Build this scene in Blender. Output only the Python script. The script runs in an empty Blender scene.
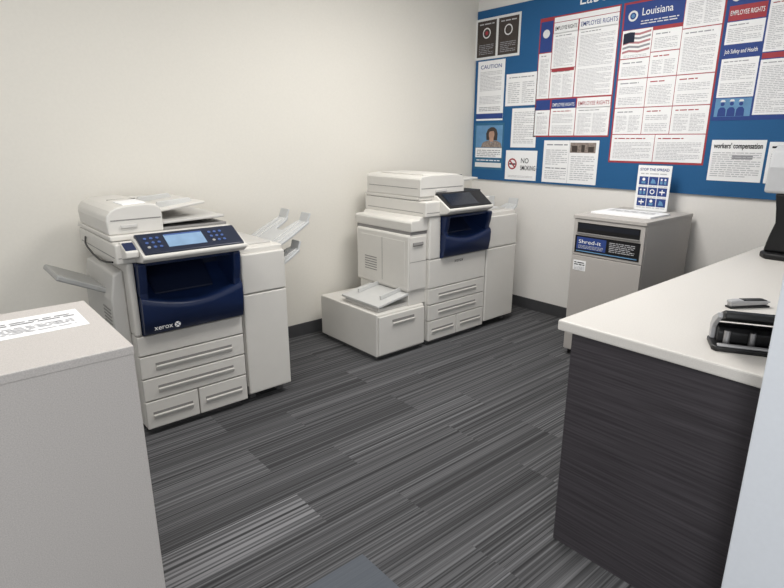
import bpy, bmesh, math, random
from mathutils import Matrix, Vector
random.seed(4)
S = bpy.context.scene; COL = S.collection
S.view_settings.view_transform = 'Standard'
# ---------------------------------------------------------------- camera model
F = 550.0; CX, CY = 392.0, 294.0
PITCH = math.atan(156/550); AZ = math.radians(49.5); H = 1.6
Z = Vector((0,0,1))
FH = Vector((math.cos(AZ), math.sin(AZ), 0)); RV = Vector((math.sin(AZ), -math.cos(AZ), 0))
FV = FH*math.cos(PITCH) - Z*math.sin(PITCH); UP = FH*math.sin(PITCH) + Z*math.cos(PITCH)
CAM = Vector((0,0,H))
def on(axis, val, px, py):
    d = FV + RV*((px-CX)/F) - UP*((py-CY)/F)
    return CAM + d*((val-CAM[axis])/d[axis])
XR, YL, CEIL = 4.336, 3.82, 3.0
# ---------------------------------------------------------------- materials
def lin(c):
    r = []
    for v in c:
        v /= 255.0
        r.append(v/12.92 if v <= .04045 else ((v+.055)/1.055)**2.4)
    return r
def mat(name, rgb, rough=.5, noise=.04, scale=30, metal=0, spec=.4, bump=0, trans=0):
    m = bpy.data.materials.new(name); m.use_nodes = True
    nt = m.node_tree; b = nt.nodes['Principled BSDF']
    c = lin(rgb)
    tc = nt.nodes.new('ShaderNodeTexCoord'); nz = nt.nodes.new('ShaderNodeTexNoise')
    nz.inputs['Scale'].default_value = scale; nz.inputs['Detail'].default_value = 3
    nt.links.new(tc.outputs['Object'], nz.inputs['Vector'])
    rp = nt.nodes.new('ShaderNodeValToRGB')
    rp.color_ramp.elements[0].position = .3; rp.color_ramp.elements[1].position = .7
    rp.color_ramp.elements[0].color = [max(0, x*(1-noise)) for x in c]+[1]
    rp.color_ramp.elements[1].color = [min(1, x*(1+noise)) for x in c]+[1]
    nt.links.new(nz.outputs['Fac'], rp.inputs['Fac'])
    nt.links.new(rp.outputs['Color'], b.inputs['Base Color'])
    b.inputs['Roughness'].default_value = rough; b.inputs['Metallic'].default_value = metal
    b.inputs['Specular IOR Level'].default_value = spec
    if trans: b.inputs['Transmission Weight'].default_value = trans
    if bump:
        bp = nt.nodes.new('ShaderNodeBump'); bp.inputs['Strength'].default_value = bump; bp.inputs['Distance'].default_value = .002
        nt.links.new(nz.outputs['Fac'], bp.inputs['Height']); nt.links.new(bp.outputs['Normal'], b.inputs['Normal'])
    return m
M = {}
M['wall'] = mat('wall_paint', (221,217,208), .85, .012, 60, bump=.1)
M['wallr'] = mat('wall_paint_white', (230,227,222), .85, .012, 60, bump=.1)
M['wallw'] = mat('partition_paint', (226,230,236), .8, .012, 60, bump=.1)
M['ceil'] = mat('ceiling_paint', (235,235,232), .9, .02, 40)
M['base'] = mat('rubber_base', (66,66,68), .6, .05)
M['shell'] = mat('copier_shell', (211,208,202), .42, .01, 15)
M['shell2'] = mat('copier_shell_grey', (192,190,186), .45, .012, 15)
M['seam'] = mat('copier_seam_and_shade', (132,130,128), .6, .03)  # seams, plus the painted shade of the drawer grips
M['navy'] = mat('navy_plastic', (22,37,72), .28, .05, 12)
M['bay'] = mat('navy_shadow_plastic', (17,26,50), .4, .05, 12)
M['panel'] = mat('control_panel_navy', (26,34,54), .35, .05, 12)
M['dark'] = mat('dark_plastic', (20,24,34), .5, .06, 20)
M['black'] = mat('black_plastic', (20,20,22), .4, .06, 25)
M['screen'] = mat('screen_blue', (128,156,186), .2, .08, 14)
M['screend'] = mat('screen_dark', (34,38,46), .15, .1, 9)
M['button'] = mat('button_blue', (70,95,150), .4, .05)
M['plinth'] = mat('plinth_grey', (92,92,92), .6, .05)
M['tray'] = mat('tray_plastic', (196,196,194), .4, .02, 20)
M['clear'] = mat('smoky_tray_plastic', (206,207,207), .35, .02, 20, trans=.2)
M['traygrey'] = mat('tray_grey', (160,160,158), .45, .04, 20)
M['cab'] = mat('cabinet_laminate', (190,185,181), .55, .12, 330)
M['cab2'] = mat('console_laminate', (180,175,170), .55, .06, 300)
M['counter'] = mat('countertop_laminate', (211,207,201), .45, .04, 220)
M['paper'] = mat('paper_white', (238,238,238), .8, .01)
M['paper2'] = mat('paper_offwhite', (222,222,221), .8, .02)
M['ink'] = mat('ink_grey', (188,188,191), .9, .05)
M['inkm'] = mat('ink_mid_grey', (148,148,152), .9, .05)
M['inkd'] = mat('ink_black', (30,30,34), .9, .05)
M['red'] = mat('print_red', (160,58,66), .7, .04)
M['pink'] = mat('print_muted_red', (182,128,130), .7, .06)
M['blue'] = mat('print_blue', (42,66,130), .7, .04)
M['lblue'] = mat('print_light_blue', (98,142,180), .7, .12, 14)
M['teal'] = mat('print_teal', (48,102,136), .7, .15, 12)
M['brown'] = mat('print_dark_brown', (66,58,54), .7, .1, 30)
M['photo'] = mat('print_photo_tones', (138,126,118), .7, .35, 55)
M['board'] = mat('board_blue', (30,88,136), .75, .03, 120)
M['steel'] = mat('brushed_steel', (170,170,172), .35, .05, 60, metal=.8)
M['greyd'] = mat('device_grey', (172,172,174), .45, .03)
M['greyl'] = mat('device_pale_grey', (190,191,193), .45, .02)
M['skin'] = mat('photo_skin_tone', (178,142,122), .7, .12, 20)

def carpet():
    m = bpy.data.materials.new('striped_carpet_planks'); m.use_nodes = True
    nt = m.node_tree; N = nt.nodes; L = nt.links; b = N['Principled BSDF']
    tc = N.new('ShaderNodeTexCoord')
    sep = N.new('ShaderNodeSeparateXYZ'); L.new(tc.outputs['Object'], sep.inputs[0])
    def ma(op, a, bb=0.0):
        n = N.new('ShaderNodeMath'); n.operation = op
        for i, v in enumerate((a, bb)):
            if isinstance(v, (int, float)): n.inputs[i].default_value = v
            else: L.new(v, n.inputs[i])
        if op == 'COMPARE': n.inputs[2].default_value = .1
        return n.outputs[0]
    X, Y = sep.outputs[0], sep.outputs[1]
    row = ma('FLOOR', ma('DIVIDE', ma('ADD', Y, .03), .25))
    col = ma('FLOOR', ma('ADD', ma('ADD', X, .53), ma('MULTIPLY', ma('FLOORED_MODULO', row, 2.0), .37)))
    def comb(a, bb, c):
        n = N.new('ShaderNodeCombineXYZ')
        for i, v in enumerate((a, bb, c)):
            if isinstance(v, (int, float)): n.inputs[i].default_value = v
            else: L.new(v, n.inputs[i])
        return n.outputs[0]
    wn = N.new('ShaderNodeTexWhiteNoise'); wn.noise_dimensions = '2D'; L.new(comb(row, col, 0), wn.inputs['Vector']); p0 = wn.outputs['Value']
    def isplank(r, c): return ma('MULTIPLY', ma('COMPARE', row, float(r)), ma('COMPARE', col, float(c)))
    pale = isplank(7, 1); plain = isplank(5, 1)
    def streak(sx, sy, seed, detail, own=True):
        n = N.new('ShaderNodeTexNoise'); n.inputs['Scale'].default_value = 1; n.inputs['Detail'].default_value = detail
        z = ma('ADD', ma('MULTIPLY', p0, 37.0), seed) if own else float(seed)
        L.new(comb(ma('MULTIPLY', X, sx), ma('MULTIPLY', Y, sy), z), n.inputs['Vector']); return n.outputs['Fac']
    s1 = streak(.3, 125, 0, 1); s0 = streak(.22, 110, 51, 1, False); s2 = streak(.5, 70, 11, 0); s3 = streak(.25, 14, 23, 1, False)
    def ramp(v, stops):
        r = N.new('ShaderNodeValToRGB'); e = r.color_ramp.elements
        e[0].position, e[0].color = stops[0][0], [stops[0][1]]*3+[1]
        e[1].position, e[1].color = stops[-1][0], [stops[-1][1]]*3+[1]
        for q, w in stops[1:-1]:
            k = e.new(q); k.color = [w]*3+[1]
        L.new(v, r.inputs['Fac']); return r.outputs['Color']
    def mix(kind, f, a, bb):
        x = N.new('ShaderNodeMix'); x.data_type = 'RGBA'; x.blend_type = kind
        if isinstance(f, float): x.inputs['Factor'].default_value = f
        else: L.new(f, x.inputs['Factor'])
        for key, v in (('A', a), ('B', bb)):
            if isinstance(v, tuple): x.inputs[key].default_value = v
            else: L.new(v, x.inputs[key])
        return x.outputs['Result']
    stops = [(.3,.030),(.45,.066),(.55,.099),(.7,.185)]
    base = mix('MIX', .3, ramp(s1, stops), ramp(s0, stops))
    c = mix('MULTIPLY', 1.0, base, ramp(p0, [(0,.80),(.3,.96),(.6,.92),(.85,1.05),(1,1.1)]))
    hi = ma('MAXIMUM', ma('MULTIPLY', ramp(s2, [(.57,0),(.64,1)]), ramp(p0, [(0,.03),(.5,.08),(.85,.14),(1,.24)])),
            ma('MULTIPLY', ramp(s2, [(.44,0),(.56,1)]), ma('MULTIPLY', pale, .6)))
    c = mix('MIX', hi, c, (.31,.31,.308,1))
    c = mix('MULTIPLY', 1.0, c, ramp(s3, [(.35,.86),(.65,1.1)]))
    c = mix('MULTIPLY', 1.0, c, (.985,.985,1.03,1))
    pl = mix('MIX', .15, (.11,.122,.142,1), base)
    c = mix('MIX', plain, c, pl)
    L.new(c, b.inputs['Base Color'])
    b.inputs['Roughness'].default_value = .95; b.inputs['Specular IOR Level'].default_value = .1
    bp = N.new('ShaderNodeBump'); bp.inputs['Strength'].default_value = .3; bp.inputs['Distance'].default_value = .003
    L.new(s1, bp.inputs['Height']); L.new(bp.outputs['Normal'], b.inputs['Normal'])
    return m
def woodgrain():
    m = bpy.data.materials.new('charcoal_woodgrain'); m.use_nodes = True
    nt = m.node_tree; N = nt.nodes; L = nt.links; b = N['Principled BSDF']
    tc = N.new('ShaderNodeTexCoord'); mp = N.new('ShaderNodeMapping'); mp.inputs['Scale'].default_value = (3.0,3.0,120)
    L.new(tc.outputs['Object'], mp.inputs[0])
    n = N.new('ShaderNodeTexNoise'); n.inputs['Scale'].default_value = 1; n.inputs['Detail'].default_value = 4
    L.new(mp.outputs[0], n.inputs['Vector'])
    r = N.new('ShaderNodeValToRGB'); e = r.color_ramp.elements
    e[0].position = .28; e[0].color = lin((52,49,52))+[1]; e[1].position = .74; e[1].color = lin((75,71,75))+[1]
    L.new(n.outputs['Fac'], r.inputs['Fac']); L.new(r.outputs['Color'], b.inputs['Base Color'])
    b.inputs['Roughness'].default_value = .55; b.inputs['Specular IOR Level'].default_value = .25
    return m
M['carpet'] = carpet(); M['wood'] = woodgrain()

# ---------------------------------------------------------------- mesh helpers
class MB:
    def __init__(s): s.bm = bmesh.new()
    def _faces(s, vs, fs):
        v = [s.bm.verts.new(p) for p in vs]
        for f in fs: s.bm.faces.new([v[i] for i in f])
        return s
    def box(s, x0,x1,y0,y1,z0,z1):
        return s._faces([(x0,y0,z0),(x1,y0,z0),(x1,y1,z0),(x0,y1,z0),(x0,y0,z1),(x1,y0,z1),(x1,y1,z1),(x0,y1,z1)],
            [(0,3,2,1),(4,5,6,7),(0,1,5,4),(1,2,6,5),(2,3,7,6),(3,0,4,7)])
    def prism(s, axis, a0, a1, pts):
        n = len(pts); vs = []
        for a in (a0, a1):
            for p, q in pts: vs.append((a,p,q) if axis == 0 else ((p,a,q) if axis == 1 else (p,q,a)))
        return s._faces(vs, [tuple(range(n)), tuple(range(2*n-1, n-1, -1))]+[(i,(i+1)%n,n+(i+1)%n,n+i) for i in range(n)])
    def loft(s, cols):
        """closed solid from a list of equal-length closed loops"""
        R = [[s.bm.verts.new(p) for p in c] for c in cols]; n = len(R[0])
        for A, B in zip(R, R[1:]):
            for i in range(n): s.bm.faces.new((A[i],A[(i+1)%n],B[(i+1)%n],B[i]))
        s.bm.faces.new(R[0][::-1]); s.bm.faces.new(R[-1]); return s
    def cyl(s, p, q, r, r2=None, n=20):
        p, q = Vector(p), Vector(q); r2 = r if r2 is None else r2
        d = (q-p).normalized(); a = d.orthogonal().normalized(); b = d.cross(a)
        vs = [p+(a*math.cos(t)+b*math.sin(t))*r for t in [i*2*math.pi/n for i in range(n)]]
        vs += [q+(a*math.cos(t)+b*math.sin(t))*r2 for t in [i*2*math.pi/n for i in range(n)]]
        return s._faces(vs, [tuple(range(n)), tuple(range(2*n-1,n-1,-1))]+[(i,(i+1)%n,n+(i+1)%n,n+i) for i in range(n)])
    def tube(s, pts, r, n=10):
        P = [Vector(p) for p in pts]; rings = []
        for i, p in enumerate(P):
            d = (P[min(i+1,len(P)-1)]-P[max(i-1,0)]).normalized(); a = d.cross(Z).normalized(); b = a.cross(d)
            rings.append([s.bm.verts.new(p+(a*math.cos(t)+b*math.sin(t))*r) for t in [k*2*math.pi/n for k in range(n)]])
        for A, B in zip(rings, rings[1:]):
            for k in range(n): s.bm.faces.new((A[k],A[(k+1)%n],B[(k+1)%n],B[k]))
        s.bm.faces.new(rings[0]); s.bm.faces.new(rings[-1][::-1]); return s
    def slab(s, a, b, c, d, th):
        a,b,c,d = map(Vector, (a,b,c,d)); nr = (b-a).cross(d-a).normalized()*th
        return s._faces([a,b,c,d,a-nr,b-nr,c-nr,d-nr], [(0,1,2,3),(7,6,5,4),(0,4,5,1),(1,5,6,2),(2,6,7,3),(3,7,4,0)])
    def quad(s, x0,y0,x1,y1,z): return s._faces([(x0,y0,z),(x1,y0,z),(x1,y1,z),(x0,y1,z)], [(0,1,2,3)])
    def disc(s, x,y,z,r,r0=0,n=28,sy=1):
        o = [(x+r*math.cos(i*2*math.pi/n), y+sy*r*math.sin(i*2*math.pi/n), z) for i in range(n)]
        if not r0: return s._faces(o, [tuple(range(n))])
        o += [(x+r0*math.cos(i*2*math.pi/n), y+sy*r0*math.sin(i*2*math.pi/n), z) for i in range(n)]
        return s._faces(o, [(i,(i+1)%n,n+(i+1)%n,n+i) for i in range(n)])
    def build(s, name, m, parent=None, bevel=.004, seg=2, smooth=False, flat=False, ang=35):
        if not flat: bmesh.ops.recalc_face_normals(s.bm, faces=s.bm.faces)
        me = bpy.data.meshes.new(name); s.bm.to_mesh(me); s.bm.free()
        o = bpy.data.objects.new(name, me); COL.objects.link(o); me.materials.append(m)
        if smooth:
            for f in me.polygons: f.use_smooth = True
            me.set_sharp_from_angle(angle=math.radians(ang))
        if bevel and not flat:
            bv = o.modifiers.new('bevel','BEVEL'); bv.width = bevel; bv.segments = seg; bv.limit_method = 'ANGLE'; bv.angle_limit = math.radians(28)
        if parent: o.parent = parent
        return o
def tag(o, label, cat, group=None):
    o['label'] = label; o['category'] = cat
    if group: o['group'] = group
    return o
def thing(name, label, cat, loc=(0,0,0), rz=0, group=None):
    o = bpy.data.objects.new(name, None); COL.objects.link(o); o.location = loc; o.rotation_euler = (0,0,rz)
    return tag(o, label, cat, group)
def struct(name, mb, m, bevel=0):
    o = mb.build(name, m, None, bevel); o['kind'] = 'structure'; return o
def text(s, size, m, parent, mtx, name='lettering', width=None, bold=.0, align='LEFT', sx=1):
    cu = bpy.data.curves.new(name, 'FONT'); cu.body = s; cu.size = size; cu.align_x = align; cu.offset = bold*size; cu.resolution_u = 3
    t = bpy.data.objects.new(name, cu); COL.objects.link(t); bpy.context.view_layer.update()
    me = bpy.data.meshes.new_from_object(t.evaluated_get(bpy.context.evaluated_depsgraph_get()))
    bpy.data.objects.remove(t); bpy.data.curves.remove(cu)
    if width and len(me.vertices):
        xs = [v.co.x for v in me.vertices]; k = width/(max(xs)-min(xs))
        for v in me.vertices: v.co.x *= k
    me.materials.clear(); me.materials.append(m); me.name = name
    o = bpy.data.objects.new(name, me); COL.objects.link(o)
    if parent: o.parent = parent
    o.matrix_local = mtx
    return o
def frame(o, x, y, z):
    m = Matrix((x, y, z)).transposed().to_4x4(); m.translation = o; return m
FRONT = ((1,0,0),(0,0,1),(0,-1,0))        # faces -Y
WALLR = ((0,-1,0),(0,0,1),(-1,0,0))       # faces -X
FLAT = ((1,0,0),(0,1,0),(0,0,1))
class Sheet:
    """a flat printed thing: local x right, y up, z toward the reader; u,v fractions from its top left"""
    def __init__(s, name, w, h, m, mtx, parent=None, th=.0015):
        s.w, s.h, s.th = w, h, th
        s.o = MB().box(0,w,0,h,0,th).build(name, m, parent, 0)
        s.o.matrix_local = mtx
    def rects(s, name, rs, m, layer=1):
        for u0,v0,u1,v1 in rs:
            MB().quad(u0*s.w,(1-v1)*s.h,u1*s.w,(1-v0)*s.h,s.th+layer*.0005).build(name, m, s.o, 0, flat=True)
    def poly(s, name, uv, m, layer=2):
        MB()._faces([(u*s.w,(1-v)*s.h,s.th+layer*.0005) for u,v in uv], [tuple(range(len(uv)))]).build(name, m, s.o, 0, flat=True)
    def lines(s, blocks, m, name='body_text', layer=3, thick=.4):
        for u0,v0,u1,v1,n in blocks:
            b = MB(); pitch = (v1-v0)*s.h/n; x0, x1 = u0*s.w, u1*s.w
            for i in range(n):
                y = (1-v0)*s.h-(i+.78)*pitch; x = x0
                end = x1 if i % 4 != 3 else x0+(x1-x0)*random.uniform(.4,.85)
                while x < end-pitch*.3:
                    w = min(pitch*random.uniform(1.0,3.6), end-x)
                    b.quad(x,y,x+w,y+pitch*thick,s.th+layer*.0005); x += w+pitch*.45
            b.build(name, m, s.o, 0, flat=True)
    def text(s, t, u, v, size, m, width=None, bold=.0, align='LEFT', name='heading', layer=4):
        return text(t, size*s.h, m, s.o, Matrix.Translation((u*s.w,(1-v)*s.h,s.th+layer*.0005)), name, width*s.w if width else None, bold, align)
    def disc(s, name, u, v, r, m, r0=0, layer=2, sy=1):
        return MB().disc(u*s.w,(1-v)*s.h,s.th+layer*.0005,r*s.h,r0*s.h,sy=sy).build(name, m, s.o, 0, flat=True)

# ---------------------------------------------------------------- room
struct('floor', MB().box(-3.2,XR+.1,-3.0,YL+.1,-.05,0), M['carpet'])
struct('ceiling', MB().box(-3.2,XR+.1,-3.0,YL+.1,CEIL,CEIL+.05), M['ceil'])
struct('wall_left', MB().box(-3.2,XR+.1,YL,YL+.1,0,CEIL), M['wall'])
struct('wall_right', MB().box(XR,XR+.1,.10,YL,0,CEIL), M['wallr'])
YN = .39
struct('wall_near', MB().box(1.65,XR,.10,YN,0,CEIL), M['wallw'], .004)
struct('baseboard_left', MB().box(-3.2,XR,YL-.012,YL,0,.105), M['base'], .003)
struct('baseboard_right', MB().box(XR-.012,XR,1.1,YL-.012,0,.105), M['base'], .003)

# ---------------------------------------------------------------- copiers
def drawer(t, x0, x1, z0, z1):
    d = MB().box(x0,x1,0,.03,z0,z1).build('paper_drawer', M['shell'], t, .005)
    m = (x0+x1)/2; hw = min((x1-x0)*.38, .22); zz = z0+(z1-z0)*.5
    MB().prism(0, m-hw, m+hw, [(.0005,zz-.026),(-.005,zz-.024),(-.013,zz-.004),(-.012,zz+.003),(.0005,zz+.001)]).build('drawer_handle', M['shell'], d, .003)
    MB().box(m-hw,m+hw,-.0012,.001,zz+.003,zz+.017).build('grip_shade', M['seam'], d, 0)  # raised flat strip; shade of the grip hollow is put into its colour
def copier(loc, label, p):
    t = thing('office_copier', label, 'copier', loc)
    W, D = p['W'], p['D']
    nx, nz0, nh, sc0, sc1 = p['nx'], p['nz0'], p['nh'], p['sc0'], p['sc1']
    MB().box(.03,W-.03,.05,.62,.0,.05).build('plinth', M['plinth'], t, .004)
    MB().box(0,W,.03,D,.04,nz0).build('body', M['shell'], t, .008)
    drawer(t, .002, W-.002, .34, .466); drawer(t, .002, W-.002, .207, .334)
    drawer(t, .002, W*.49, .04, .201); drawer(t, W*.49+.006, W-.002, .04, .201)
    MB().box(.002,W-.002,0,.03,.472,nz0-.003).build('front_cover', M['shell'], t, .005)
    MB().box(0,nx,0,D,nz0,sc0).build('side_column', M['shell'], t, .012)
    MB().box(nx,W,.30,D,nz0,sc0).build('rear_housing', M['shell'], t, .006)
    nz1 = nz0+nh
    # navy front: a sloping curved door whose rim sags in the middle and slopes back into a shallow exit tray
    cols = []
    for i in range(25):
        f = i/24; x = nx+.003+(W-.004-nx-.003)*f; sg_ = math.sin(math.pi*f)
        zl = nz0+nh*(.66-.18*sg_)
        cols.append([Vector(q) for q in [(x,.22,nz0),(x,.0,nz0),(x,-.03,nz0+.012),(x,-.046,nz0+.32*nh),(x,-.05,zl-.035),(x,-.046,zl-.012),(x,-.034,zl),(x,-.012,zl+.006),
            (x,.03,zl+.014),(x,.08,zl+.028+.016*sg_),(x,.14,zl+.05+.05*sg_),(x,.20,nz1)]])
    MB().loft(cols).build('navy_front_door', M['navy'], t, 0, smooth=True, ang=60)
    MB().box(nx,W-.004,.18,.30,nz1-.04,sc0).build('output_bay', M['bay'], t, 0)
    wing = [(-.036,nz0+.6*nh),(.20,nz0+.6*nh),(.20,sc0),(-.06,sc0),(-.05,nz0+.9*nh),(-.034,nz0+.72*nh)]
    MB().prism(0, W-.05, W-.004, wing).build('bay_side', M['navy'], t, .012, 4)
    MB().prism(0, nx+.003, nx+.046, wing).build('bay_side', M['navy'], t, .012, 4)
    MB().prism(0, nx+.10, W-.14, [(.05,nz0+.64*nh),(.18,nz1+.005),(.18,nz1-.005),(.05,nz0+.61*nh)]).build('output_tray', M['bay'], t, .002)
    sc = MB().box(-p['ov'],W+.006,-.012,D,sc0,sc1).build('scanner', M['shell'], t, .01, 3)
    MB().box(-p['ov']+.01,W,-.0135,.0,sc0+.03,sc0+.034).build('scanner_seam', M['seam'], sc, 0)
    MB().box(-p['ov']-.0015,-p['ov']+.002,.02,D-.04,sc0+.03,sc0+.034).build('scanner_side_seam', M['seam'], sc, 0)
    MB().box(nx,W,-.03,.30,sc0-.02,sc0).build('scanner_underside', M['navy'], t, .004)
    # control panel in its pale surround
    x0,x1,ya,za,yb,zb = p['panel']
    cp = MB().prism(0, x0, x1, [(ya,za),(yb,zb),(yb+.03,zb-.005),(yb+.03,za-.035),(ya+.012,za-.022)]).build('control_panel', p['pm'], t, .006)
    MB().prism(0, x0-.012, x1+.012, [(ya-.006,za-.028),(ya-.006,za-.012),(yb+.0,zb-.02),(yb+.05,zb-.02),(yb+.05,za-.07),(ya+.03,za-.05)]).build('panel_surround', M['shell'], t, .006)
    def sl(x, f, off):
        n = Vector((0,-(zb-za),abs(yb-ya))).normalized()
        return Vector((x, ya+(yb-ya)*f, za+(zb-za)*f))+n*off
    sx0,sx1,f0,f1,sm = p['screen']
    def plate(name, a, b, g, h, m, off=.0015):
        return MB().slab(sl(a,g,off),sl(b,g,off),sl(b,h,off),sl(a,h,off),.002).build(name, m, cp, 0)
    plate('touch_screen', sx0, sx1, f0, f1, sm)
    a = sc1+.03; ov = p['ov']
    MB().box(-ov,W,.06,D,sc1+.004,a).build('platen_cover', M['shell'], t, .006, 2)
    MB().box(-ov+.01,W-.01,.07,D-.01,sc1,sc1+.004).build('platen_gap', M['seam'], t, 0)
    for hx in (.08, W-.16):
        MB().box(hx,hx+.08,D-.03,D+.012,sc1-.03,a+.03).build('lid_hinge', M['shell2'], t, .006)
    if p['kind'] == 1:
        for cx in (.09, .425):
            for i in range(3):
                for j in range(3):
                    c = sl(cx+i*.03,.3+j*.22,0); n = (sl(0,.5,1)-sl(0,.5,0))
                    MB().cyl(c-n*.001, c+n*.003, .008, n=12).build('button', M['button'] if i+j else M['traygrey'], cp, 0)
        plate('screen_header', sx0+.004, sx1-.004, .8, .86, M['button'], .0022)
        MB().prism(0, -.02, x0-.014, [(ya+.05,za-.02),(ya+.05,za+.01),(yb,zb-.03),(yb+.03,zb-.03),(yb+.03,za-.05)]).build('panel_shelf', M['shell'], t, .006)
        MB().slab((-.016,ya+.062,za+.017),(x0-.018,ya+.062,za+.017),(x0-.018,yb-.012,zb-.031),(-.016,yb-.012,zb-.031),.012).build('power_button_panel', M['navy'], t, .003)
        # document feeder: rounded cover, paper latch, stacked trays
        prof = [(-ov+.005,a),(-ov,a+.07),(-.04,a+.10),(-.022,a+.122),(.01,a+.138),(.06,a+.147),(.16,a+.151),(.205,a+.143),(.228,a+.125),(.235,a+.09),(.235,a)]
        fd = MB().prism(1, .09, .71, prof).build('feeder_cover', M['shell'], t, .008, 2)
        MB().box(-ov+.02,.225,.0885,.0905,a+.072,a+.077).build('feeder_front_seam', M['seam'], fd, 0)
        MB().prism(0, .02,.10,[(.0895,a+.05),(.082,a+.05),(.080,a+.035),(.0895,a+.03)]).build('feeder_latch', M['shell2'], fd, .002)
        MB().slab((.05,.12,a+.15),(.165,.12,a+.156),(.165,.30,a+.156),(.05,.30,a+.15),.01).build('feeder_latch_plate', M['paper'], fd, .002)
        MB().slab((.05,.42,a+.1485),(.20,.42,a+.1515),(.20,.426,a+.1515),(.05,.426,a+.1485),.006).build('feeder_seam', M['seam'], fd, 0)
        MB().slab((.21,.16,a+.10),(.50,.16,a+.135),(.50,.66,a+.135),(.21,.66,a+.10),.014).build('document_tray', M['shell'], t, .005)
        for yy in (.23,.57):
            MB().prism(1, yy, yy+.022, [(.24,a+.10),(.46,a+.126),(.44,a+.152),(.26,a+.14)]).build('paper_guide', M['tray'], t, .004)
        MB().slab((.225,.11,a+.045),(.59,.11,a+.055),(.59,.69,a+.055),(.225,.69,a+.045),.014).build('middle_tray', M['shell2'], t, .004)
        MB().box(.22,.595,.1,.7,a,a+.014).build('eject_tray', M['seam'], t, .004)
        MB().prism(1, .62, .71, [(.22,a),(.58,a),(.58,a+.085),(.5,a+.125),(.22,a+.14)]).build('tray_rear_wall', M['shell'], t, .008, 3)
        # left bypass tray and cover
        lc = MB().prism(1, .08, .64, [(0,.5),(-.05,.52),(-.075,.6),(-.075,.78),(-.05,.92),(0,.94)]).build('left_cover', M['shell2'], t, .01)
        for k in range(6): MB().box(-.0775,-.07,.12,.26,.62+k*.02,.628+k*.02).build('vent_slot', M['seam'], lc, 0)
        by = MB().slab((-.06,.2,.795),(-.06,.56,.795),(-.29,.56,.905),(-.29,.2,.905),-.03).build('bypass_tray', M['traygrey'], t, .008)
        MB().slab((-.10,.27,.8143),(-.10,.49,.8143),(-.24,.49,.8813),(-.24,.27,.8813),-.005).build('tray_extension', M['tray'], by, .002)
        q = -ov-.006
        MB().tube([(-ov-.002,.6,1.05),(q-.02,.5,1.03),(q-.028,.42,1.02),(q-.03,.3,1.0),(q-.024,.2,.985),(q-.012,.12,.985),(-ov-.002,.06,.99)], .005).build('cable', M['black'], t, 0, smooth=True)
    else:
        fd = MB().prism(1, .05, .69, [(-ov,a),(-ov,a+.13),(-ov+.015,a+.15),(.06,a+.158),(.34,a+.158),(.40,a+.142),(.42,a+.095),(.42,a)]).build('feeder_cover', M['shell'], t, .006, 2)
        MB().box(-ov+.01,.40,.0485,.0505,a+.06,a+.065).build('feeder_seam', M['seam'], fd, 0)
        MB().prism(0, .10,.22,[(.0495,a+.05),(.042,a+.05),(.040,a+.032),(.0495,a+.026)]).build('feeder_latch', M['shell2'], fd, .002)
        MB().box(-ov-.0015,-ov+.001,.08,.66,a+.06,a+.064).build('feeder_side_seam', M['seam'], fd, 0)
        MB().slab((.02,.1,a+.163),(.3,.1,a+.163),(.3,.6,a+.163),(.02,.6,a+.163),.008).build('feeder_lid', M['shell'], fd, .003)
        MB().slab((.38,.12,a+.10),(.66,.12,a+.115),(.66,.62,a+.115),(.38,.62,a+.10),.016).build('document_tray', M['shell2'], t, .004)
        MB().box(.42,.655,.08,.66,a,a+.02).build('eject_tray', M['dark'], t, .004)
        for yy in (.22,.50):
            MB().box(.45,.58,yy,yy+.02,a+.09,a+.135).build('paper_guide', M['dark'], t, .004)
        # left side: flush stepped covers from the scanner straight down to the feeder box
        MB().prism(1, .02, .70, [(0,.93),(-.17,.93),(-.175,.995),(-.165,1.01),(-.09,1.012),(-.075,1.034),(0,1.034)]).build('left_shoulder', M['shell'], t, .006)
        MB().box(-.168,0,.03,.68,.905,.93).build('shoulder_gap', M['seam'], t, 0)
        lc = MB().prism(1, .03, .66, [(0,.47),(-.18,.47),(-.19,.485),(-.19,.895),(-.18,.907),(0,.907)]).build('left_cover', M['shell'], t, .006)
        MB().box(-.178,-.012,.024,.03,.485,.89).build('cover_panel', M['shell'], lc, .004)
        MB().box(-.178,-.012,.0232,.0245,.70,.704).build('panel_seam', M['seam'], lc, 0)
        MB().prism(0, -.15, -.05, [(.024,.85),(.014,.85),(.010,.83),(.024,.82)]).build('cover_latch', M['seam'], lc, .002)
        MB().box(-.1925,-.188,.07,.60,.52,.86).build('side_panel', M['shell'], lc, .002)
        MB().box(-.1935,-.188,.33,.334,.52,.86).build('side_seam', M['seam'], lc, 0)
        for k in range(6): MB().box(-.1938,-.19,.40,.55,.58+k*.02,.587+k*.02).build('vent_slot', M['seam'], lc, 0)
        MB().box(-.175,0,.04,.64,.36,.47).build('bypass_base', M['shell'], t, .004)
        MB().box(-.1775,-.17,.07,.48,.425,.467).build('bypass_slot', M['seam'], t, 0)
        hc = MB().box(-.505,-.03,.02,.75,.03,.36).build('high_capacity_feeder', M['shell'], t, .008)
        MB().box(-.495,-.04,.0,.02,.045,.345).build('feeder_drawer', M['shell'], hc, .006)
        MB().prism(0, -.37,-.15, [(0,.255),(-.006,.257),(-.015,.275),(-.014,.283),(0,.281)]).build('feeder_handle', M['shell'], hc, .003)
        MB().box(-.37,-.15,-.0012,.001,.283,.303).build('grip_shade', M['seam'], hc, 0)  # feeder grip: hollow not modelled, its shade painted as a grey strip
        MB().box(-.48,-.06,.06,.7,.0,.03).build('feeder_base', M['plinth'], hc, .003)
        by = MB().slab((-.17,.04,.445),(-.17,.50,.445),(-.47,.50,.395),(-.47,.04,.395),-.02).build('bypass_tray', M['tray'], t, .005)
        MB().slab((-.19,.09,.4462),(-.19,.44,.4462),(-.43,.44,.4062),(-.43,.09,.4062),-.004).build('tray_insert', M['traygrey'], by, .002)
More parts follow.
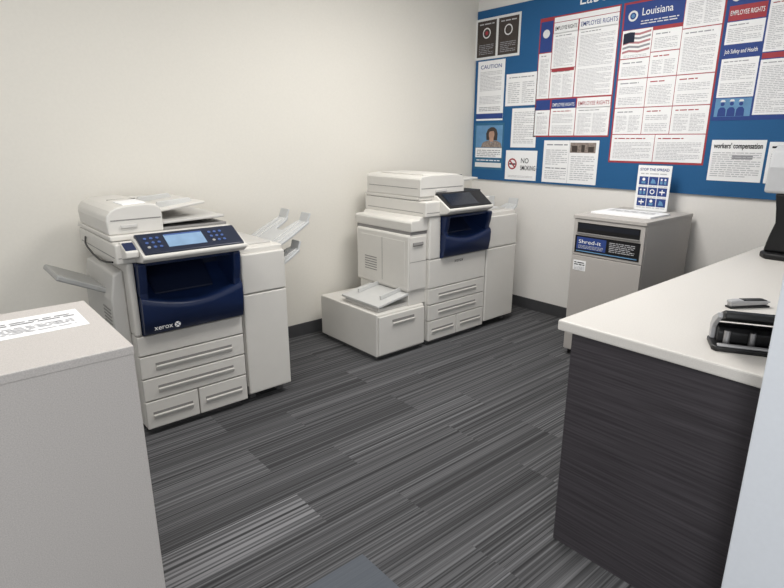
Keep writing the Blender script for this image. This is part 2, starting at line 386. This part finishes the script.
        for yy in (.12,.39):
            MB().slab((-.18,yy,.464),(-.18,yy+.014,.464),(-.38,yy+.014,.432),(-.38,yy,.432),-.03).build('tray_guide', M['tray'], by, .002)
        MB().box(-.45,-.17,.06,.48,.36,.388).build('tray_support', M['shell2'], by, .004)
    # finisher: two front doors above a recessed base
    f0, f1, fz = W+.015, W+p['fw'], p['fz']
    fb = MB().box(f0,f1,.03,.60,.10,fz).build('finisher', M['shell'], t, .008, 2)
    MB().box(f0+.003,f1-.003,0,.03,.705,fz-.03).build('finisher_door', M['shell'], fb, .008, 2)
    MB().box(f0+.003,f1-.003,0,.03,.06,.700).build('finisher_door', M['shell'], fb, .008, 2)
    MB().box(f0+.015,f1-.015,.05,.58,.035,.10).build('finisher_skirt', M['shell2'], fb, .004)
    for fx in (f0+.03,f1-.07): MB().box(fx,fx+.04,.07,.11,0,.035).build('finisher_foot', M['plinth'], fb, .003)
    MB().box(f0+.04,f1-.03,.12,.52,fz-.002,fz+.012).build('finisher_top_tray', M['shell2'], fb, .005)
    MB().prism(1, .08, .56, [(W-.06,fz-.01),(W-.06,fz+.022),(W+.10,fz+.022),(W+.13,fz-.004)]).build('transport_cover', M['shell'], fb, .004)
    for zz, ln in p['trays']:
        # forked moulded tray sloping up to the right, its two prongs turned up at the tip
        def P(u, y, dz): return Vector((f1-.01+(ln+.01)*u, y, zz+ln*.55*u+dz))
        out = [(0,.10),(.5,.10),(1,.12),(1,.23),(.9,.25),(.55,.27),(.55,.35),(.9,.37),(1,.39),(1,.50),(.5,.52),(0,.52)]
        tr = MB().loft([[P(u,y,-.02) for u,y in out],[P(u,y,0) for u,y in out]]).build('stacker_tray', M['clear'], fb, .006)
        for ya_, yb_ in ((.125,.225),(.395,.495)):
            MB().slab(P(.93,ya_,0),P(1.02,ya_,.045),P(1.02,yb_,.045),P(.93,yb_,0),.014).build('tray_tip', M['clear'], tr, .004)
        for yy in (.14,.20,.41,.47):
            MB().slab(P(.08,yy,.006),P(.92,yy,.006),P(.92,yy+.016,.006),P(.08,yy+.016,.006),.008).build('tray_rib', M['tray'], tr, .002)
    MB().box(f1,f1+.02,.14,.48,.12,.6).build('finisher_rail', M['shell2'], fb, .004)
    tx,tz,ts,tm,ty,em = p['logo']
    lg = text('xerox', ts, tm, t, frame((tx,ty,tz), *FRONT), 'lettering', bold=.0)
    if em:
        r = ts*.40; wd = max(v.co.x for v in lg.data.vertices)
        MB().disc(wd+r*1.6, ts*.26, 0, r).build('emblem', M['paper'], lg, 0, flat=True)
        for sgn in (1,-1):
            MB()._faces([(wd+r*1.6-r*.75,ts*.26-sgn*r*.6,.0004),(wd+r*1.6-r*.6,ts*.26-sgn*r*.75,.0004),(wd+r*1.6+r*.75,ts*.26+sgn*r*.6,.0004),(wd+r*1.6+r*.6,ts*.26+sgn*r*.75,.0004)],[(0,1,2,3)]).build('emblem_band', M['navy'], lg, 0, flat=True)
    return t
copier((.745,2.95,0), 'white office copier with lit blue screen, near the grey cabinet at left', dict(kind=1,W=.60,D=.75,ov=.045,nx=.035,nz0=.585,nh=.33,sc0=.985,sc1=1.09,
    panel=(.055,.58,-.15,1.05,-.01,1.128), pm=M['panel'], screen=(.185,.385,.22,.84,M['screen']), fw=.31, fz=.975, trays=[(.94,.26),(.81,.18)], logo=(.085,.618,.04,M['paper'],-.0435,True)))
copier((2.885,2.94,0), 'white office copier with side paper feeder box, in the room corner', dict(kind=2,W=.66,D=.72,ov=.055,nx=.12,nz0=.70,nh=.29,sc0=1.03,sc1=1.145,
    panel=(.10,.58,-.11,1.10,.03,1.20), pm=M['black'], screen=(.13,.44,.12,.88,M['screend']), fw=.41, fz=1.0, trays=[(.95,.15)], logo=(.28,.648,.042,M['inkd'],-.001,False)))

# paper left on the corner copier's finisher
ps = Sheet('paper_sheet', .22, .28, M['paper'], frame((2.885+.775,2.94+.16,1.0135), *FLAT), None, .002)
tag(ps.o, 'white paper sheet lying on top of the corner copier finisher', 'paper')

# ---------------------------------------------------------------- left cabinet + notice
lc = thing('storage_cabinet', 'tall grey laminate cabinet with a printed notice lying on top, at left', 'cabinet', (-.02,1.517,0))
MB().box(0,.392,0,.56,.03,1.035).build('carcass', M['cab'], lc, .002)
MB().box(-.002,.394,-.004,.562,1.035,1.06).build('top_panel', M['cab'], lc, .003)
MB().box(.02,.37,.02,.54,0,.03).build('plinth', M['black'], lc, 0)
a = on(2,1.06,75,309)
nt_ = Sheet('printed_notice', .28, .2, M['paper'], frame((a.x-.28,a.y-.2,1.0602), *FLAT), None, .001)
nt_.lines([(.06,.2,.94,.40,2)], M['inkm'], 'heading_text'); nt_.lines([(.1,.5,.9,.85,5)], M['ink'])
tag(nt_.o, 'white printed notice lying on the tall grey cabinet', 'notice')

# ---------------------------------------------------------------- document console
cx0, cx1, cy0, cy1, cz = 3.58, 4.29, 1.635, 2.165, 1.07
cn = thing('disposal_console', 'grey laminate disposal console with black slot and blue label against the poster wall', 'bin', (cx0,cy0,0))
w = cy1-cy0
MB().box(.018,cx1-cx0,0,w,.04,cz-.025).build('carcass', M['cab2'], cn, .003)
MB().box(0,.018,.004,w-.004,.05,cz-.29).build('door', M['cab2'], cn, .003)
MB().box(-.006,cx1-cx0,-.004,w+.004,cz-.025,cz).build('top_panel', M['cab2'], cn, .003)
MB().box(.04,cx1-cx0-.02,.02,w-.02,0,.04).build('plinth', M['black'], cn, 0)
fp = MB().box(0,.018,.004,w-.004,cz-.286,cz-.028).build('slot_panel', M['cab2'], cn, .003)
sl_ = Sheet('slot_opening', w-.07, .075, M['black'], frame((-.0003,w-.035,cz-.125), *WALLR), fp, .002)
sl_.rects('slot_flap', [(.02,.12,.98,.55)], M['dark'], 1)
MB().box(0,sl_.w,-.004,.004,0,.012).build('slot_lip', M['seam'], sl_.o, .001)
pn = Sheet('label_plate', w-.05, .125, M['black'], frame((-.0003,w-.025,cz-.268), *WALLR), fp, .002)
pn.rects('blue_label', [(.03,.08,.5,.78)], M['blue'], 1)
pn.rects('label_stripe', [(.03,.86,.97,.92)], M['lblue'], 1)
pn.text('Shred-it', .06, .44, .3, M['paper'], .36, .006, name='lettering')
pn.lines([(.06,.52,.46,.74,3)], M['ink']); pn.lines([(.55,.14,.93,.72,6)], M['ink'])
st = Sheet('warning_sticker', .10, .075, M['paper'], frame((0,w-.025,cz-.40), *WALLR), cn, .001)
st.lines([(.08,.1,.92,.5,2)], M['inkd'], 'heading_text'); st.lines([(.08,.58,.92,.92,3)], M['ink'])
pp = Sheet('paper_stack', .44, .30, M['paper'], frame((3.74,2.13,cz+.0005), (0,-1,0),(1,0,0),(0,0,1)), None, .012)
tag(pp.o, 'white flat sheet stack lying on the disposal console', 'paper')
pp.lines([(.1,.2,.9,.5,3)], M['ink'])
# acrylic sign
sg = thing('tabletop_sign', 'upright stop the spread sign with blue pictograms standing on the console', 'sign', (4.2,1.91,cz))
MB().box(-.07,.03,-.125,.125,0,.004).build('base', M['tray'], sg, .001)
ss = Sheet('sign_card', .25, .33, M['paper'], frame((0,.125,.004), *WALLR), sg, .004)
ss.text('STOP THE SPREAD', .5, .12, .085, M['blue'], .86, .006, 'CENTER')
ss.lines([(.1,.15,.9,.21,1)], M['ink'])
for i in range(3):
    for j in range(3):
        u, v = .07+i*.295, .25+j*.24
        ss.rects('pictogram_panel', [(u,v,u+.275,v+.185)], M['blue'], 1)
        u += .007; v += .007
        k = (i*2+j*4) % 5
        if k == 0:
            ss.disc('pictogram', u+.13, v+.055, .034, M['paper']); ss.rects('pictogram', [(u+.07,v+.1,u+.19,v+.15)], M['lblue'], 2)
        elif k == 1: ss.disc('pictogram', u+.13, v+.085, .055, M['paper'], .035)
        elif k == 2: ss.poly('pictogram', [(u+.05,v+.14),(u+.21,v+.14),(u+.17,v+.06),(u+.09,v+.03)], M['lblue'])
        elif k == 3: ss.rects('pictogram', [(u+.05,v+.07,u+.21,v+.1),(u+.115,v+.03,u+.145,v+.07),(u+.115,v+.1,u+.145,v+.145)], M['paper'], 2)
        else:
            for du in (.075,.185): ss.disc('pictogram', u+du, v+.05, .022, M['paper']); ss.rects('pictogram', [(u+du-.035,v+.08,u+du+.035,v+.15)], M['lblue'], 2)
        ss.lines([(u,v+.185,u+.26,v+.222,1)], M['ink'], 'caption')

# ---------------------------------------------------------------- board and posters
BT = .018
bz0 = (on(0,XR-BT,472,177).z+on(0,XR-BT,700,197).z)/2; bz1 = 2.74
bd = Sheet('bulletin_board', 3.41, bz1-bz0, M['board'], frame((XR-.0005,3.81,bz0), *WALLR), None, BT-.0005).o
tag(bd, 'long blue bulletin board covered in notices on the right wall', 'board')
q = on(0,XR-BT-.002,579,5)
text('Labor', .13, M['paper'], bd, Matrix.Translation((3.81-q.y,q.z-bz0,BT+.0005)), 'heading', bold=.0)
G = 'posters pinned on the blue board'
def poster(name, label, cat, tl, tr, br, bl, m):
    p = [on(0, XR-BT, *c) for c in (tl,tr,br,bl)]
    y0 = (p[0].y+p[3].y)/2; y1 = (p[1].y+p[2].y)/2; zt = (p[0].z+p[1].z)/2; zb = (p[2].z+p[3].z)/2
    s = Sheet(name, y0-y1, zt-zb, m, frame((XR-BT-.0003,y0,zb), *WALLR))
    tag(s.o, label, cat, G); return s
# a
s = poster('poster','white poster with two dark emblem panels, top left of the blue board','poster',(476,20),(521,12),(520,56),(475,60),M['paper2'])
s.rects('dark_panel', [(.05,.06,.48,.94),(.53,.06,.96,.94)], M['brown'])
for u in (.265,.745): s.disc('emblem', u, .36, .13, M['paper2'], .10)
s.lines([(.1,.62,.43,.88,6),(.58,.62,.91,.88,6)], M['inkm']); s.disc('emblem_centre', .265, .36, .05, M['red'])
s.lines([(.1,.1,.43,.17,1),(.58,.1,.91,.17,1)], M['ink'], 'heading_text')
# b
s = poster('notice','tall narrow white notice below the dark emblem poster','notice',(478,62),(504,59),(504,121),(477,120),M['paper'])
s.text('CAUTION', .5, .13, .09, M['blue'], .78, .006, 'CENTER'); s.lines([(.1,.17,.9,.5,14),(.1,.58,.9,.72,6)], M['ink']); s.rects('blue_band',[(0,.88,1,.97)],M['blue']); s.lines([(.1,.76,.9,.84,3)],M['inkm'],'footer_text')
# c
s = poster('notice','small two column white notice right of the tall narrow notice','notice',(506,75),(537,71),(537,105),(506,106),M['paper'])
s.lines([(.1,.08,.9,.15,1)], M['inkm'], 'heading_text'); s.lines([(.08,.25,.46,.92,11),(.54,.25,.92,.92,11)], M['ink'])
# d
s = poster('poster','teal and white poster with a portrait photo, lowest at the board left edge','poster',(475,123),(504,123),(503,171),(474,168),M['teal'])
s.rects('photo',[(.05,.05,.95,.52)],M['lblue'],1); s.rects('white_band',[(.05,.53,.95,.74)],M['paper'],1); s.lines([(.1,.56,.9,.72,4)],M['inkm']); s.rects('light_band',[(.05,.85,.95,.95)],M['paper2'],1)
s.poly('portrait_hair', [(.42,.36),(.40,.22),(.46,.13),(.56,.09),(.66,.09),(.75,.14),(.79,.23),(.78,.37)], M['brown'], 2)
s.disc('portrait_face', .59, .245, .078, M['skin'], layer=3, sy=1.3); s.rects('portrait_neck',[(.52,.31,.66,.40)],M['skin'],2.5)
s.poly('portrait_shirt', [(.24,.52),(.95,.52),(.90,.42),(.78,.38),(.66,.37),(.59,.42),(.52,.37),(.38,.39),(.28,.43)], M['photo'], 3)
s.poly('portrait_fringe', [(.44,.22),(.50,.14),(.60,.11),(.70,.14),(.75,.22),(.66,.17),(.54,.18)], M['brown'], 4)
s.lines([(.1,.77,.9,.82,1)],M['paper'],'white_text')
# e
s = poster('notice','plain white text notice directly above the no smoking sign','notice',(512,109),(537,107),(536,148),(511,147),M['paper'])
s.lines([(.1,.08,.9,.9,19)], M['ink'])
# f
s = poster('sign','white no smoking sign with red crossed circle','sign',(506,150),(537,151),(536,181),(505,179),M['paper'])
s.disc('prohibition_ring', .23, .46, .19, M['red'], .14, 3); s.rects('cigarette', [(.13,.44,.33,.49)], M['inkd'], 1)
cxu, cyv = .23*s.w, .54*s.h; r_ = .16*s.h; k = .018*s.h
MB()._faces([(cxu-r_*.7-k,cyv+r_*.7-k,s.th+.002),(cxu+r_*.7-k,cyv-r_*.7-k,s.th+.002),(cxu+r_*.7+k,cyv-r_*.7+k,s.th+.002),(cxu-r_*.7+k,cyv+r_*.7+k,s.th+.002)],[(0,1,2,3)]).build('slash', M['red'], s.o, 0, flat=True)
s.text('NO', .50, .42, .24, M['inkd'], .24, .003); s.text('SMOKING', .49, .66, .23, M['inkd'], .48, .003); s.lines([(.1,.84,.9,.92,2)], M['ink'])
# g
def boxes(s, wb, red_heads=(), rp=.0105):
    for i,(u0,v0,u1,v1) in enumerate(wb):
        s.rects('text_panel', [(u0-.003,v0-.0022,u1+.003,v1+.0022)], M['paper'], 1)
        rows = max(3, int((v1-v0-.05)*s.h/rp)); r = i in red_heads
        s.lines([(u0+.03,v0+.012,u0+(u1-u0)*random.uniform(.55,.85),v0+.028,1)], M['red'] if r else M['inkm'], 'red_heading' if r else 'panel_heading')
        if i % 3 == 1 and rows > 8:
            k = v0+.042+(v1-v0-.054)*random.uniform(.4,.6)
            s.lines([(u0+.025,v0+.042,u1-.025,k-.012,max(2,int((k-v0-.054)*s.h/rp))),(u0+.025,k+.006,u1-.025,v1-.012,max(2,int((v1-k-.018)*s.h/rp)))], M['ink'])
        elif i % 3 == 2 and u1-u0 > .2:
            um = (u0+u1)/2
            s.lines([(u0+.025,v0+.042,um-.01,v1-.012,rows),(um+.01,v0+.042,u1-.025,v1-.012,rows)], M['ink'])
        else: s.lines([(u0+.025,v0+.042,u1-.025,v1-.012,rows)], M['ink'])
s = poster('labor_law_poster','large red bordered employee rights poster left of the blue header poster','poster',(539,18),(620,6),(610,138),(535,136),M['red'])
boxes(s, [(.195,.14,.505,.42),(.522,.14,.985,.665),(.195,.43,.505,.665),(.015,.77,.215,.985),(.235,.76,.56,.985),(.575,.76,.985,.985),(.015,.29,.18,.665)], red_heads=(4,))
s.rects('blue_header', [(.015,.03,.18,.28)], M['blue']); s.disc('seal', .095, .13, .035, M['paper2'])
s.rects('header_band',[(.195,.012,.985,.05),(.195,.055,.505,.142),(.522,.055,.985,.142),(.575,.68,.985,.762)],M['paper'])
s.rects('dark_band',[(.235,.68,.56,.757),(.015,.68,.215,.765)],M['blue'],2)
s.text('EMPLOYEE RIGHTS', .54, .115, .05, M['blue'], .43, .004); s.text('EMPLOYEE RIGHTS', .21, .115, .045, M['inkd'], .28, .004)
s.rects('red_band',[(.2,.425,.5,.45)],M['red'],4); s.text('EMPLOYEE RIGHTS', .59, .74, .045, M['red'], .38, .004); s.text('EMPLOYEE RIGHTS', .25, .74, .04, M['paper'], .29, .004)
# h
s = poster('notice','white notice with a photo strip across it, below the red bordered poster','notice',(544,140),(598,141),(597,185),(542,182),M['paper'])
s.rects('photo_strip',[(.5,.05,.95,.28)],M['photo']); s.rects('photo_detail',[(.53,.12,.63,.26),(.70,.10,.76,.26),(.82,.14,.92,.26)],M['brown'],2); s.rects('fold_line',[(.482,0,.488,1)],M['ink'])
s.lines([(.06,.06,.45,.13,1),(.06,.62,.45,.68,1)],M['inkm'],'heading_text'); s.lines([(.05,.2,.46,.58,8),(.05,.7,.46,.92,5),(.53,.34,.95,.92,12)],M['ink'])
# i
s = poster('labor_law_poster','tallest poster, red bordered with a blue state header at its top left','poster',(622,2),(724,-13),(708,167),(611,161),M['red'])
boxes(s, [(.02,.345,.33,.46),(.02,.47,.33,.64),(.02,.65,.33,.81),(.02,.82,.485,.985),(.342,.19,.622,.31),(.342,.32,.622,.46),(.342,.47,.622,.64),(.342,.65,.622,.81),
  (.634,.02,.98,.2),(.634,.21,.98,.46),(.634,.47,.98,.64),(.634,.65,.98,.81),(.497,.82,.98,.985)], red_heads=(3,5,6,7,10,11,12))
s.rects('blue_header',[(.017,.013,.625,.165)],M['blue']); s.rects('flag_field',[(.017,.168,.333,.337)],M['paper'])
for i in range(5):
    v = .178+i*.026; s.poly('flag_stripe', [(.03,v+.012),(.10,v+.004),(.20,v+.012),(.32,v),(.32,v+.013),(.20,v+.025),(.10,v+.017),(.03,v+.025)], M['pink'] if i % 2 == 0 else M['inkm'], 2)
s.poly('flag_canton', [(.03,.186),(.10,.180),(.15,.184),(.15,.244),(.10,.242),(.03,.25)], M['panel'], 3); s.lines([(.05,.315,.3,.333,2)], M['ink'])
s.disc('seal', .11, .085, .032, M['paper2'], .02); s.disc('seal_centre', .11, .085, .012, M['lblue'])
s.text('Louisiana', .2, .09, .062, M['paper'], .31, .006); s.lines([(.2,.115,.58,.145,2)], M['paper2'], 'header_text')
# j
s = poster('labor_law_poster','blue and red safety poster at the right end of the board','poster',(728,-12),(812,-28),(796,123),(714,117),M['blue'])
boxes(s, [(.03,.26,.5,.42),(.03,.53,.5,.82),(.53,.14,.97,.5),(.53,.56,.97,.96)], (2,))
s.rects('red_header',[(.03,.14,.5,.25),(.53,.03,.97,.13),(.53,.51,.97,.55)],M['red']); s.rects('pale_footer',[(.03,.83,.5,.97)],M['lblue'])
s.disc('seal', .1, .075, .035, M['paper2'], .02)
s.text('EMPLOYEE RIGHTS', .05, .21, .05, M['paper'], .42, .006); s.text('EMPLOYEE RIGHTS', .56, .1, .05, M['paper'], .38, .006)
s.text('Job Safety and Health', .05, .49, .045, M['paper'], .42, .006)
s.lines([(.18,.05,.48,.11,2)],M['paper2'],'header_text')
for u, k in ((.13,1),(.25,1.15),(.37,.95)):
    s.disc('worker_head', u, .885-.012*k, .015, M['blue'], layer=2)
    s.poly('worker_hard_hat', [(u-.035,.868-.012*k),(u-.02,.852-.012*k),(u+.02,.852-.012*k),(u+.035,.868-.012*k)], M['paper2'], 3)
    s.poly('worker_body', [(u-.055,.968),(u-.05,.915),(u-.025,.898),(u+.025,.898),(u+.05,.915),(u+.055,.968)], M['blue'], 2)
# k, l
s = poster('notice','white notice headed workers\' compensation below the blue safety poster','notice',(712,139),(765,141),(762,183),(707,180),M['paper'])
s.text("workers' compensation", .05, .2, .18, M['inkd'], .9, .02); s.lines([(.05,.28,.95,.9,12)],M['ink']); s.rects('dark_patch',[(.42,.36,.8,.46)],M['inkm'])
s = poster('notice','white notice with bold black heading, rightmost at the board bottom','notice',(769,141),(812,143),(808,186),(764,183),M['paper'])
s.lines([(.08,.06,.92,.17,1)],M['inkd'],'heading_text'); s.lines([(.08,.26,.92,.9,12)],M['ink'])

# ---------------------------------------------------------------- counter
ct = MB().box(1.745,XR-.02,YN+.002,1.085,.905,.945).build('countertop', M['counter'], None, .006)
tag(ct, 'long pale laminate countertop at the right', 'countertop')
bc = thing('base_cabinet','charcoal woodgrain base cabinet under the pale countertop','cabinet',(1.76,YN+.005,0))
MB().box(0,.022,0,.635,0,.905).build('end_panel', M['wood'], bc, .002)
MB().box(.022,2.52,0,.585,.08,.905).build('carcass', M['wood'], bc, 0)
MB().box(.022,2.52,0,.54,0,.08).build('plinth', M['black'], bc, 0)
for i in range(4):
    x0 = .025+i*.624
    d = MB().box(x0,x0+.618,.585,.605,.09,.72).build('cabinet_door', M['wood'], bc, .002)
    MB().box(x0+.55,x0+.562,.605,.63,.55,.68).build('door_handle', M['steel'], d, .003)
    d = MB().box(x0,x0+.618,.585,.605,.725,.9).build('drawer_front', M['wood'], bc, .002)
    MB().box(x0+.24,x0+.38,.605,.63,.80,.812).build('drawer_handle', M['steel'], d, .003)

# hole punch: base, angular punch body, raised lever on two grey side arms
hp = thing('hole_punch','black three hole punch with raised lever on the countertop near the white partition','hole punch',(1.955,.515,.945), math.radians(-62))
MB().prism(2, 0, .016, [(-.115,-.05),(-.105,-.065),(.105,-.065),(.115,-.05),(.115,.045),(.105,.055),(-.105,.055),(-.115,.045)]).build('base_tray', M['black'], hp, .004, 2)
MB().prism(0,-.095,.095,[(-.012,.016),(.046,.016),(.048,.055),(.03,.072),(.0,.066),(-.012,.05)]).build('punch_body', M['black'], hp, .003, 2)
for xx in (-.07,0,.07): MB().cyl((xx,-.02,.016),(xx,-.02,.06),.010,n=16).build('punch_head', M['steel'], hp, .001, smooth=True)
MB().box(-.10,.10,-.06,-.044,.016,.023).build('paper_guide', M['greyd'], hp, .002)
for xx in (-.110,.096): MB().prism(0,xx,xx+.014,[(.05,.016),(.054,.06),(.03,.09),(-.05,.126),(-.058,.112),(.0,.076),(.02,.055),(.022,.016)]).build('lever_arm', M['greyd'], hp, .002)
MB().prism(0,-.096,.096,[(.034,.074),(.038,.090),(-.015,.120),(-.055,.136),(-.078,.134),(-.084,.118),(-.064,.110),(-.02,.092)]).build('lever', M['black'], hp, .004, 2)
# stapler
sp = thing('stapler','slim grey and black stapler behind the hole punch on the countertop','stapler',(2.46,.68,.945), math.radians(-35))
MB().box(-.085,.085,-.017,.017,0,.008).build('base', M['black'], sp, .003)
MB().prism(1,-.012,.012,[(-.08,.008),(.08,.012),(.08,.020),(-.08,.023)]).build('magazine', M['steel'], sp, .002)
ar = MB().prism(1,-.015,.015,[(-.082,.02),(.085,.019),(.088,.025),(.06,.031),(-.06,.034),(-.082,.031)]).build('arm', M['greyd'], sp, .004, 2)
MB().prism(1,-.0155,.0155,[(-.03,.0345),(.055,.0325),(.07,.031),(.07,.028),(-.03,.031)]).build('grip_pad', M['black'], ar, .002)
# tall machine at the end of the counter
dm = thing('desktop_machine','tall grey and black desktop machine at the far end of the countertop','machine',(3.66,.84,.945))
MB().prism(2, 0, .035, [(-.10,-.15),(.24,-.15),(.24,.15),(-.04,.15),(-.10,.11)]).build('base', M['black'], dm, .01)
MB().prism(0,-.05,.22,[(-.13,.035),(.135,.035),(.12,.12),(.10,.2),(.11,.28),(.125,.36),(-.13,.36)]).build('body', M['black'], dm, .012, 3)
MB().prism(1,-.12,.18,[(.0,.36),(.22,.36),(.22,.58),(.04,.62),(-.03,.59),(-.06,.5),(-.06,.36)]).build('head', M['greyl'], dm, .015, 3)
MB().box(-.066,-.05,-.10,.06,.45,.50).build('display', M['dark'], dm, .003)

# ---------------------------------------------------------------- lights, world, camera
def area(loc, sx, sy, pw, col=(1,1,1), tgt=None):
    l = bpy.data.lights.new('room_light','AREA'); l.shape = 'RECTANGLE'; l.size = sx; l.size_y = sy; l.energy = pw; l.color = col
    o = bpy.data.objects.new('room_light', l); COL.objects.link(o); o.location = loc
    if tgt: o.rotation_euler = (Vector(tgt)-Vector(loc)).to_track_quat('-Z','Y').to_euler()
area((2.6,2.1,2.97), 1.2, .8, 56, (1,.98,.95))
area((.3,2.0,2.97), 1.2, .8, 29, (1,.98,.95))
area((0,-.8,2.97), 1.2, .6, 28, (1,.98,.955))
area((-2.4,-2.2,1.7), 2.2, 1.8, 74, (.93,.965,1), (1.5,1.5,.9))  # cool daylight added behind the camera, standing for an unseen window
w = bpy.data.worlds.new('World'); S.world = w; w.use_nodes = True
w.node_tree.nodes['Background'].inputs[0].default_value = (.97,.98,1,1); w.node_tree.nodes['Background'].inputs[1].default_value = .48
cam = bpy.data.cameras.new('camera'); co = bpy.data.objects.new('camera', cam); COL.objects.link(co)
cam.sensor_width = 36; cam.lens = F/784*36; cam.clip_start = .02
m = Matrix((RV, UP, -FV)).transposed().to_4x4(); m.translation = CAM; co.matrix_world = m
S.camera = co
